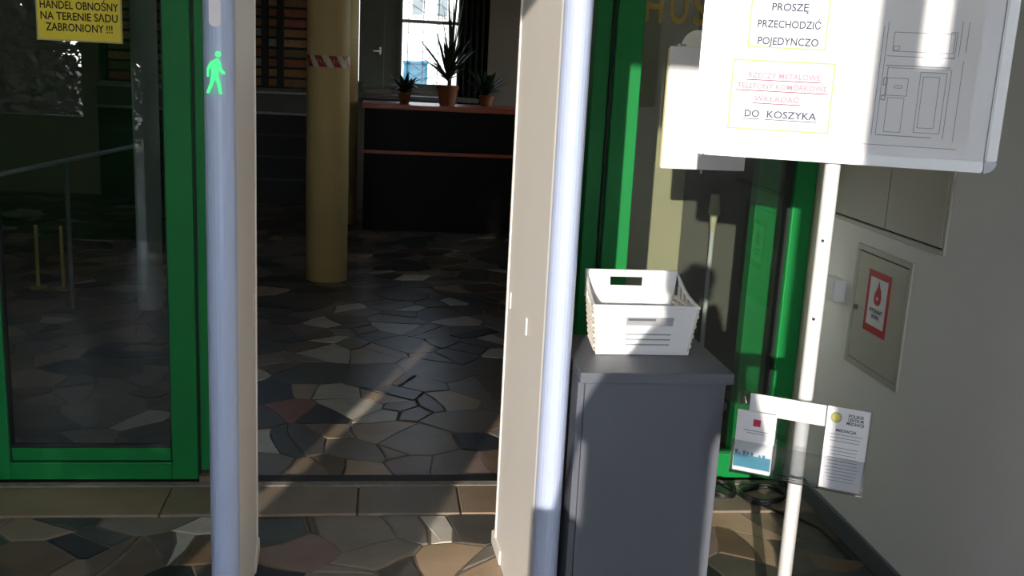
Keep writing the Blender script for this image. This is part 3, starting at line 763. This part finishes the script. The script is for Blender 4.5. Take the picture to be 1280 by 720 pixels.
# --- right wall: recessed cabinets, sign, junction box, cables
ENAM = mat('cabinet_enamel', '#bdb9ae', .45, var=.03); 
hyd = thing('hydrant_cabinet', 'grey enamel wall cabinet with the red framed hydrant sign', 'cabinet', (XR, 3.12, .62))
def wbx(name, y0, y1, z0_, z1_, m_, parent, d=.006, off=0., bev=.0015): return bx(name, XR-off-d, XR-off, y0, y1, z0_, z1_, m_, parent, bev)
for (a, b, c_, d_) in ((2.935, 3.312, 1.026, 1.045), (2.935, 3.312, .622, .642), (2.935, 2.952, .642, 1.026), (3.295, 3.312, .642, 1.026)): wbx('frame', a, b, c_, d_, ENAM, hyd, .008)
wbx('recess', 2.952, 3.295, .642, 1.026, GASKET, hyd, .001)
dr = wbx('door', 2.955, 3.291, .645, 1.021, ENAM, hyd, .005, .0012)
bm = B(); tube(bm, [(XR-.006, 3.268, .826), (XR-.016, 3.268, .826)], .0085, 12); obj('lock', bm, METAL, dr)
bm = B(); tube(bm, [(XR-.0155, 3.268, .826), (XR-.0168, 3.268, .826)], .003, 8); obj('keyhole', bm, GASKET, dr)
up = thing('wall_cabinet', 'pair of flush grey doors in the wall above the hydrant cabinet', 'cabinet', (XR, 3.15, 1.11))
wbx('recess', 2.79, 3.53, 1.115, 1.90, GASKET, up, .001)
for (a, b) in ((2.795, 3.142), (3.149, 3.525)): wbx('door', a, b, 1.121, 1.895, ENAM, up, .006, .0012)
for (a, b, c_, d_) in ((2.775, 3.54, 1.100, 1.114), (2.775, 2.789, 1.114, 1.90)): wbx('frame', a, b, c_, d_, ENAM, up, .007)
# sign: poster in wall coordinates (reading direction is -Y)
sg = thing('hydrant_sign', 'red framed fire hydrant sign stuck on the grey wall cabinet', 'sign', (XR-.0066, 3.13, .76))
wbx('border', 3.05, 3.207, .764, .975, RED, sg, .0006, .0068, 0)
wbx('field', 3.068, 3.189, .790, .953, PAPER, sg, .0006, .0074, 0)
WX = lambda q: Vector((XR-.0083+q.y, 3.1285-q.x, q.z))
drop = [(x*1.2, y*1.15) for x, y in [(0, .050), (.006, .034), (.016, .022), (.020, .006), (.020, -.010), (.014, -.020), (0, -.024), (-.014, -.020), (-.020, -.010), (-.018, .008), (-.010, .022), (-.004, .032)]]
bm = B(); prism(bm, drop, 0, .0006, lambda p: Vector((XR-.0080-p.z, 3.128-p.x, .890+p.y))); emb = obj('hose_emblem', bm, RED, sg)
bm = B(); prism(bm, [(0.006*math.cos(a), 0.006*math.sin(a)-.004) for a in [2*math.pi*k/10 for k in range(10)]], 0, .0004, lambda p: Vector((XR-.0087-p.z, 3.128-p.x, .890+p.y))); obj('emblem_ring', bm, PAPER, emb)
off = wpos(sg)
for t_, zz, wd in (('HYDRANT', .842, .085), ('WEWN.', .822, .055)):
    lettering('lettering', t_, .02, 0, zz, 0, BLACKINK, sg, width=wd, depth=.0003, xf=lambda q: WX(q)-off)
jb = thing('junction_box', 'small white plastic junction box on the wall beside the pole', 'box', (XR, 3.43, .81))
bx('body', XR-.045, XR, 3.375, 3.475, .815, .895, WHITEPL, jb, .004); bx('cover', XR-.05, XR-.044, 3.38, 3.47, .82, .89, WHITEPL, jb, .003)
gl_ = B(); tube(gl_, [(XR-.024, 3.475, .85), (XR-.024, 3.50, .85)], .010, 10); obj('cable_gland', gl_, WHITEPL, jb)
bm = B(); tube(bm, [(XR-.024, 3.485, .85), (XR-.03, 3.53, .838), (XR-.02, 3.60, .80), (XR-.012, 3.64, .70), (XR-.010, 3.648, .55), (XR-.012, 3.630, .40), (XR-.012, 3.625, .2), (XR-.02, 3.60, .09), (XR-.05, 3.57, .012)], .0065, 8)
tag(obj('power_cable', bm, CABLE, None, False, True), 'black cable hanging from the junction box down the wall corner', 'cable')
# tangle of cables on the floor by the right door post
cr = random.Random(9)
def coil(cx, cy, rx, ry, turns, r, z, ph): 
    pts = []
    n = int(turns*18)
    for i in range(n+1):
        a = ph+2*math.pi*i/18; k = 1+.12*math.sin(i*.71+ph)
        pts.append((min(cx+rx*k*math.cos(a), XR-.02), min(cy+ry*k*math.sin(a), 3.62), z+.006*math.sin(i*.9)+.012*i/n))
    return pts
for i, (cx, cy, rx, ry, tn, ph, lab) in enumerate(((1.49, 3.505, .085, .075, 4.2, 0, 'outer loop of black cable heaped by the right door post'), (1.33, 3.53, .055, .06, 3.2, 1.3, 'coiled black cable nearest the grey cabinet by the door'), (1.605, 3.58, .025, .03, 2.0, 2.1, 'small coil of black cable at the wall corner'))):
    bm = B(); tube(bm, coil(cx, cy, rx, ry, tn, .006, .012+.010*i, ph), .006, 6); tag(obj('coiled_cable', bm, CABLE, None, False, True), lab, 'cable', 'cables on the floor by the door')
bm = B(); tube(bm, [(1.33, 3.58, .03), (1.40, 3.50, .012), (1.46, 3.42, .008), (1.50, 3.36, .008), (1.56, 3.30, .008), (1.60, 3.22, .008), (1.61, 3.0, .008)], .005, 6); tag(obj('floor_cable', bm, CABLE, None, False, True), 'thin dark cable trailing along the floor by the baseboard', 'cable')

# --- yellow notice on the left glass
ys = thing('yellow_notice', 'yellow notice with black capitals on the left door glass', 'sign', (-1.017, YD-.006, 1.59))
bm = B(); box(bm, -1.156, -.880, YD-.0085, YD-.006, 1.592, 1.80); obj('plate', bm, YELLOW, ys)
bo = B()
for (a, b, c_, d_) in ((-1.156, -.880, 1.592, 1.597), (-1.156, -.880, 1.795, 1.80), (-1.156, -1.151, 1.597, 1.795), (-.885, -.880, 1.597, 1.795)): box(bo, a, b, YD-.0092, YD-.0085, c_, d_)
obj('border', bo, mat('grey_border', '#b0a878', .6), ys)
offy = wpos(ys)
for t_, zz, wd in (('HANDEL OBNO\u015aNY', 1.708, .252), ('NA TERENIE S\u0104DU', 1.672, .248), ('ZABRONIONY !!!', 1.636, .215)):
    lettering('lettering', t_, .036, -1.018, zz, YD-.0088, DARKINK, ys, width=wd, bold=.0006, depth=.0003, xf=lambda q: q-offy)

# --- white sheet panel, round sticker and yellow letters on the right glass
wp = thing('paper_panel', 'blank white panel fixed to the right glass behind the notice board', 'panel', (1.18, 3.665, 1.243))
bx('panel', 1.022, 1.340, 3.655, 3.671, 1.243, 1.682, PAPER, wp, .002)
bx('side_edge', 1.018, 1.0215, 3.657, 3.674, 1.247, 1.675, mat('aged_card', '#d8cfa4', .7), wp)
bx('hook', 1.058, 1.078, 3.655, 3.684, 1.684, 1.692, METAL, wp); bx('pin', 1.173, 1.180, 3.655, 3.665, 1.228, 1.242, METAL, wp)
bm = B(); prism(bm, [(.062*math.cos(a), .062*math.sin(a)) for a in [2*math.pi*k/28 for k in range(28)]], 0, .0012, lambda p: Vector((1.130+p.x, YD-.0052-p.z, 1.682+p.y)))
tag(obj('round_sticker', bm, mat('pale_sticker', '#efece0', .6)), 'round pale sticker on the glass above the white panel', 'sticker')
yl = thing('glass_lettering', 'large yellow letters stuck across the top of the right glass', 'lettering', (1.05, YD-.005, 1.76))
offl = wpos(yl)
YLET = mat('yellow_vinyl', '#8f782a', .5)
for t_, xx, wd in (('H', .957, .066), ('O', 1.048, .070), ('S', 1.128, .058)):
    lettering('letter', t_, .16, xx, 1.812, YD-.0055, YLET, yl, width=wd, depth=.0004, xf=lambda q: q-offl, bold=.003)

# ------------------------------------------------------------------ hall contents
def column(label, x, y, r, h, m_, tape=None, smooth=True):
    t = thing('column', label, 'column', (x, y, 0))
    bm = B(); lathe(bm, [(r, 0), (r, h)], (x, y), 40); o = obj('shaft', bm, m_, t)
    for p in o.data.polygons: p.use_smooth = len(p.vertices) == 4
    return t
c1 = column('thick cream column with red and white tape in the hall', -.38, 7.30, .147, 4.0, CREAM)
tz0, tz1, R_ = 1.50, 1.575, .1478
bm = B(); lathe(bm, [(R_, tz0), (R_, tz1)], (-.38, 7.30), 40, cap=False); tp = obj('hazard_tape', bm, TAPEW, c1)
for k in range(9):
    a0 = -math.pi/2-.66+k*2*math.pi/9; bm = B(); q = []
    for j in range(5):
        a = a0+.38*j/4
        q.append((bm.verts.new((-.38+(R_+.0012)*math.cos(a), 7.30+(R_+.0012)*math.sin(a), tz1)), bm.verts.new((-.38+(R_+.0012)*math.cos(a+.30), 7.30+(R_+.0012)*math.sin(a+.30), tz0))))
    for u, v in zip(q, q[1:]): bm.faces.new((u[1], v[1], v[0], u[0]))
    obj('red_stripe', bm, TAPER, tp)
column('cream column half hidden behind the taped column', -.385, 9.86, .15, 4.0, CREAM)
column('slim grey column seen through the left glass', -1.395, 6.33, .075, 4.0, mat('grey_column_paint', '#8e918c', .6))
ct = thing('reception_counter', 'long dark counter with terracotta top under the window', 'counter', (1.3, 9.75, 0))
bx('front_panel', -.165, 3.3, 9.45, 10.05, .745, 1.12, DWOOD, ct); bx('lower_panel', -.165, 3.3, 9.45, 10.05, 0, .715, DWOOD, ct)
bx('stripe', -.18, 3.31, 9.436, 10.05, .716, .744, COPPER, ct, .002); bx('worktop', -.19, 3.34, 9.40, 10.1, 1.122, 1.165, COPPER, ct, .004)
# plants
LEAFD = mat('dark_plant_leaf', '#2f4224', .4, var=.25); POT = mat('terracotta_pot', '#8a4f2e', .7, var=.1); SOIL = mat('soil', '#1f1812', .9)
def blade(bm, base, a, l, up_, w_, droop):
    """arched strap leaf"""
    n = 6; prev = None; d = Vector((math.cos(a), math.sin(a), 0)); sd = Vector((-d.y, d.x, 0))
    for i in range(n+1):
        t = i/n; p = base + d*(l*t) + Vector((0, 0, up_*t-droop*t*t)); ww = w_*math.sin(math.pi*min(1, .15+.85*t))*(1 if t < 1 else 0)+.001
        cur = (bm.verts.new(p+sd*ww+Vector((0, 0, .2*ww))), bm.verts.new(p), bm.verts.new(p-sd*ww+Vector((0, 0, .2*ww))))
        if prev:
            bm.faces.new((prev[0], cur[0], cur[1], prev[1])); bm.faces.new((prev[1], cur[1], cur[2], prev[2]))
        prev = cur
    return bm
def plant(label, x, y, z, pr, ph_, n, lmin, lmax, upr, drp, seed, stem=.0, wl=.018):
    g = random.Random(seed); t = thing('potted_plant', label, 'plant', (x, y, z), group='potted plants by the back window')
    bm = B(); lathe(bm, [(pr*.72, z), (pr*.95, z+ph_*.8), (pr*1.05, z+ph_*.8), (pr*1.05, z+ph_), (pr*.93, z+ph_), (pr*.9, z+ph_*.88)], (x, y), 20); obj('pot', bm, POT, t)
    bm = B(); lathe(bm, [(pr*.9, z+ph_*.86), (pr*.9, z+ph_*.9)], (x, y), 16); obj('soil', bm, SOIL, t)
    if stem: bm = B(); tube(bm, [(x, y, z+ph_*.8), (x+.01, y, z+ph_+stem)], .012, 7); obj('stem', bm, BARK, t)
    for k in range(n):
        a = 2.4*k+g.uniform(-.3, .3); l = g.uniform(lmin, lmax); u = g.uniform(*upr)
        obj('leaf', blade(B(), Vector((x, y, z+ph_+stem*g.uniform(.7, 1))), a, l, u, wl, g.uniform(*drp)), LEAFD, t)
plant('spiky dracaena in a terracotta pot on the counter', .60, 9.72, 1.166, .10, .185, 34, .16, .42, (.12, .55), (.05, .25), 4, .05, .016)
plant('low bushy plant on the counter left of the dracaena', .20, 9.80, 1.166, .06, .09, 44, .08, .22, (.08, .26), (.05, .16), 8, 0, .022)
plant('leafy plant on the counter in front of the curtain', .98, 9.85, 1.166, .07, .10, 44, .10, .26, (.12, .34), (.05, .12), 12, 0, .026)
plant('small trailing plant on the sill beside the second column', -.27, 11.05, WZ0-.05, .05, .05, 18, .05, .13, (.02, .16), (.04, .15), 15, 0, .015)
plant('tall slender plant at the right edge of the window glass', .70, 10.98, WZ0-.05, .06, .12, 22, .05, .16, (.25, 1.0), (.0, .05), 21, .2, .012)
# dark curtain
cu = B(); prev = None
for i in range(41):
    t = i/40; xx = .80+.31*t; yy = YB-.10+.025*math.sin(t*30)
    cur = [cu.verts.new((xx, yy, 1.0)), cu.verts.new((xx, yy, 3.2)), cu.verts.new((xx, yy+.004, 3.2)), cu.verts.new((xx, yy+.004, 1.0))]
    if prev:
        for k in range(4): cu.faces.new((prev[k], cur[k], cur[(k+1) % 4], prev[(k+1) % 4]))
    prev = cur
cto = thing('curtain', 'dark hanging curtain right of the bright window', 'curtain', (.95, YB-.1, 1.0))
obj('cloth', cu, mat('dark_curtain', '#1d1e19', .9), cto)
bm = B(); tube(bm, [(-.4, YB-.1, 3.21), (1.3, YB-.1, 3.21)], .012, 8); obj('rod', bm, METAL, cto)
# pigeonhole rack with notices
rk = thing('notice_rack', 'dark rack of brown notice cards on the back wall left of the column', 'rack', (-1.75, 11.1, 1.2))
RKD = mat('rack_dark_wood', '#171410', .6); CARD = [mat('notice_card_%d' % i, h, .7, var=.15, scale=20) for i, h in enumerate(('#a8754a', '#8f6a48', '#b5895c', '#9a9a92', '#a46048', '#7d6a4a'))]
bx('back_panel', -2.9, -.62, 11.24, 11.285, 1.2, 2.44, RKD, rk)
posts = [-2.9, -2.42, -2.25, -1.93, -1.76, -1.275, -1.115, -.66]
for x in posts: bx('post', x, x+(.07 if x in (-1.115, -1.76, -2.25) else .045), 11.14, 11.24, 1.2, 2.44, RKD, rk)
rr = random.Random(6)
for j in range(12):
    z = 1.2+.1025*j
    bx('shelf', -2.9, -.62, 11.15, 11.24, z, z+.016, RKD, rk)
    for a, b in zip(posts, posts[1:]):
        if b-a > .12: bx('card', a+.07, b-.008, 11.215, 11.235, z+.02, z+.095, rr.choice(CARD), rk)
# bench ledges under the rack
bn = thing('low_cabinet', 'low dark shelving with pale ledges under the notice rack', 'cabinet', (-1.75, 11.1, 0))
bx('top', -2.9, -.62, 10.95, 11.29, 1.150, 1.172, mat('pale_ledge', '#9d968a', .35), bn, .003); bx('upper_front', -2.9, -.62, 11.0, 11.29, .96, 1.149, mat('ledge_front', '#57524a', .6), bn)
bx('ledge', -2.9, -.62, 10.96, 11.29, .935, .957, mat('pale_ledge', '#9d968a', .35), bn, .003); bx('body', -2.9, -.62, 11.02, 11.29, 0, .933, RKD, bn)
for z in (.24, .48, .71): bx('shelf_edge', -2.9, -.62, 11.0, 11.02, z, z+.02, mat('shelf_edge', '#3a352d', .6), bn)
# handrail seen through the left glass
hr = thing('handrail', 'thin metal handrail seen through the left glass', 'handrail', (-1.85, 6.3, 0))
pa, pb_ = Vector((-2.02, 5.05, .9)), Vector((-1.67, 7.5, .9))
RAILM = mat('dull_rail_metal', '#7d8180', .5, metal=.3); bm = B(); tube(bm, [pa, pb_], .014, 10); obj('rail', bm, RAILM, hr)
for t in (.05, .5, .95):
    p = pa.lerp(pb_, t); bm = B(); tube(bm, [(p.x, p.y, 0), (p.x, p.y, .9)], .013, 8); obj('post', bm, RAILM, hr)
for xx, yy, lb_ in ((-2.21, 6.81, 'left one of two thin brass posts beyond the left glass'), (-2.05, 6.80, 'right one of two thin brass posts beyond the left glass')):
    q = thing('barrier_post', lb_, 'post', (xx, yy, 0), group='thin posts beyond the left glass')
    BR = mat('dull_brass', '#b8a46a', .4, metal=.5)
    bm = B(); lathe(bm, [(.055, 0), (.055, .01), (.015, .016)], (xx, yy), 16); obj('base', bm, BR, q)
    bm = B(); lathe(bm, [(.012, .016), (.012, .42)], (xx, yy), 12); obj('shaft', bm, BR, q)
# behind the right glass: pale partition, queue post, dark panel
pt = thing('partition', 'cream partition panel behind the right glass', 'partition', (1.35, 5.1, 0))
bx('panel', 1.20, 1.56, 5.10, 5.16, .04, 2.3, mat('cream_partition', '#cfc3a0', .7, var=.04), pt, .004); bx('edge_strip', 1.17, 1.198, 5.09, 5.17, .0, 2.3, mat('light_edge', '#d8d0bd', .5), pt, .003)
bx('dark_panel', 1.56, 2.5, 5.12, 5.18, .0, 2.3, mat('grey_partition', '#6e6a60', .7), pt)
qp = thing('queue_post', 'slim pale queue post with wide head behind the right glass', 'post', (1.56, 4.6, 0))
bm = B(); lathe(bm, [(.15, 0), (.15, .012), (.05, .03), (.016, .04)], (1.56, 4.6), 24); obj('base', bm, WHITEMET, qp)
bm = B(); lathe(bm, [(.011, .04), (.011, .95)], (1.56, 4.6), 14); obj('shaft', bm, WHITEMET, qp)
bm = B(); lathe(bm, [(.012, .86), (.018, .93), (.030, .955), (.026, .965), (.022, 1.035), (.018, 1.04)], (1.56, 4.6), 18); obj('head', bm, mat('pale_gold_plastic', '#e0d6b4', .4), qp)
vp_ = thing('pipe', 'thin brown vertical pipe just behind the right glass', 'pipe', (1.06, 4.35, 0))
bm = B(); tube(bm, [(1.06, 4.35, .02), (1.06, 4.35, 2.4)], .014, 10); obj('tube', bm, mat('brown_pipe', '#8a7d68', .5), vp_)
bx('bracket', 1.045, 1.075, 4.33, 4.37, 1.42, 1.46, WHITEPL, vp_)

# ================================================================== the person taking the picture (throws the shadow on the grey cabinet)
def skinned(name, nodes, edges, material, parent, sub=1, squash=None):
    me = bpy.data.meshes.new(name); me.from_pydata([n[0] for n in nodes], edges, [])
    t = bpy.data.objects.new(name, me); COL.objects.link(t)
    sk = t.modifiers.new('s', 'SKIN'); sb = t.modifiers.new('u', 'SUBSURF'); sb.levels = sub; sb.render_levels = sub
    lay = me.skin_vertices[0].data
    for i, n in enumerate(nodes):
        r = n[1]; lay[i].radius = r if isinstance(r, tuple) else (r, r)
        lay[i].use_root = (i == 0)
    dg = bpy.context.evaluated_depsgraph_get(); m2 = bpy.data.meshes.new_from_object(t.evaluated_get(dg)); bpy.data.objects.remove(t)
    for v in m2.vertices: v.co -= wpos(parent)
    for p in m2.polygons: p.use_smooth = True
    m2.materials.clear(); m2.materials.append(material)
    o = bpy.data.objects.new(name, m2); COL.objects.link(o); o.parent = parent
    return o
PX, PY, HX = -.22, -.40, -.12
ps = thing('person', 'person in dark coat holding up a phone, whose shadow falls on the cabinet', 'person', (PX, PY, 0))
SKIN = mat('skin', '#c79a80', .5); COAT = mat('dark_coat', '#2b2e38', .85); TROU = mat('dark_trousers', '#23242a', .85); HAIR = mat('brown_hair', '#3a2a20', .7); SHOE = mat('black_shoe', '#141414', .5)
V_ = Vector
body = [ (V_((PX, PY, 1.28)), .09), (V_((PX+.02, PY+.01, 1.43)), .062), (V_((HX-.03, PY+.02, 1.54)), .054), (V_((HX, PY+.04, 1.62)), (.074, .082)), (V_((HX, PY+.045, 1.69)), (.078, .096)), (V_((HX, PY+.04, 1.76)), (.060, .075)), (V_((HX, PY+.125, 1.65)), .016) ]
skinned('body', body, [(0, 1), (1, 2), (2, 3), (3, 4), (4, 5), (3, 6)], SKIN, ps, 2)
for s_ in (-1, 1):
    w0 = V_((-.085 if s_ < 0 else .045, -.075, 1.50)); kn = V_((-.075 if s_ < 0 else .035, -.055, 1.575))
    nodes = [(w0, .028), (kn, .030)]; ed = [(0, 1)]
    for f in range(4):
        a = kn+V_((s_*.004*(f-1.5), .022, .012*(1.5-f)*.9)); b_ = a+V_((-s_*.018, .012, .012)); c_ = b_+V_((-s_*.018, -.006, .006))
        i = len(nodes); nodes += [(a, .0095), (b_, .009), (c_, .008)]; ed += [(1, i), (i, i+1), (i+1, i+2)]
    i = len(nodes); nodes += [(kn+V_((-s_*.02, -.012, .0)), .011), (kn+V_((-s_*.035, -.016, .014)), .009)]; ed += [(1, i), (i, i+1)]
    skinned('hand', nodes, ed, SKIN, ps, 1)
el = V_((-.335, -.20, 1.225)); sh = V_((PX-.085, PY, 1.335)); er = V_((.10, -.22, 1.22)); sr = V_((PX+.17, PY, 1.38))
coat = [(V_((PX, PY, 1.05)), (.185, .12)), (V_((PX, PY, 1.25)), (.180, .125)), (V_((PX, PY, 1.36)), (.11, .09)), (sh, .06), (el, .046), (V_((-.095, -.085, 1.485)), .042), (sr, .072), (er, .055), (V_((.055, -.085, 1.485)), .042), (V_((PX, PY, .85)), (.185, .13)), (V_((PX, PY, .60)), (.185, .13)), (V_((HX-.04, PY-.01, 1.47)), (.10, .09)), (V_((HX-.02, PY-.02, 1.56)), (.085, .07))]
skinned('coat', coat, [(0, 1), (1, 2), (2, 3), (3, 4), (4, 5), (2, 6), (6, 7), (7, 8), (0, 9), (9, 10), (2, 11), (11, 12)], COAT, ps, 2)
for s_ in (-1, 1):
    hx = PX+s_*.075
    skinned('trouser_leg', [(V_((hx, PY, .70)), .08), (V_((hx, PY+.01, .48)), .065), (V_((hx, PY, .10)), .052)], [(0, 1), (1, 2)], TROU, ps, 1)
    skinned('shoe', [(V_((hx, PY-.03, .052)), .046), (V_((hx, PY+.06, .045)), .042), (V_((hx, PY+.17, .035)), .030)], [(0, 1), (1, 2)], SHOE, ps, 1)
hairn = [(V_((HX, PY+.0, 1.76)), (.080, .075)), (V_((HX, PY-.03, 1.69)), (.086, .07)), (V_((HX, PY-.02, 1.61)), (.075, .05))]
skinned('hair', hairn, [(0, 1), (1, 2)], HAIR, ps, 2)
for s_ in (-1, 1):
    bm = B(); bmesh.ops.create_uvsphere(bm, u_segments=10, v_segments=8, radius=.011, matrix=Matrix.Translation((HX+s_*.030, PY+.126, 1.685))); obj('eye', bm, mat('eye_white', '#d8d4cc', .3), ps)
    bm = B(); bmesh.ops.create_uvsphere(bm, u_segments=8, v_segments=6, radius=.02, matrix=Matrix.Translation((HX+s_*.080, PY+.03, 1.67))); obj('ear', bm, SKIN, ps)
bx('mouth', HX-.022, HX+.022, PY+.112, PY+.122, 1.602, 1.61, mat('lips', '#9a5a52', .5), ps, .002)
bg_ = thing('shoulder_bag', 'dark shoulder bag hanging at the left hip of the person', 'bag', (-.43, -.41, .58))
bx('body', -.525, -.415, -.50, -.32, .58, 1.04, mat('dark_bag_fabric', '#24262b', .8), bg_, .03)
bm = B(); tube(bm, [(-.47, -.41, 1.03), (-.44, -.41, 1.16), (-.40, -.40, 1.34), (-.33, -.40, 1.46)], .009, 6); obj('strap', bm, mat('dark_bag_fabric', '#24262b', .8), bg_)
phn = thing('phone', 'black phone held up in both hands', 'phone', (-.02, -.03, 1.545))
bx('case', -.10, .06, -.020, -.010, 1.56, 1.642, mat('phone_black', '#101114', .3), phn, .004)
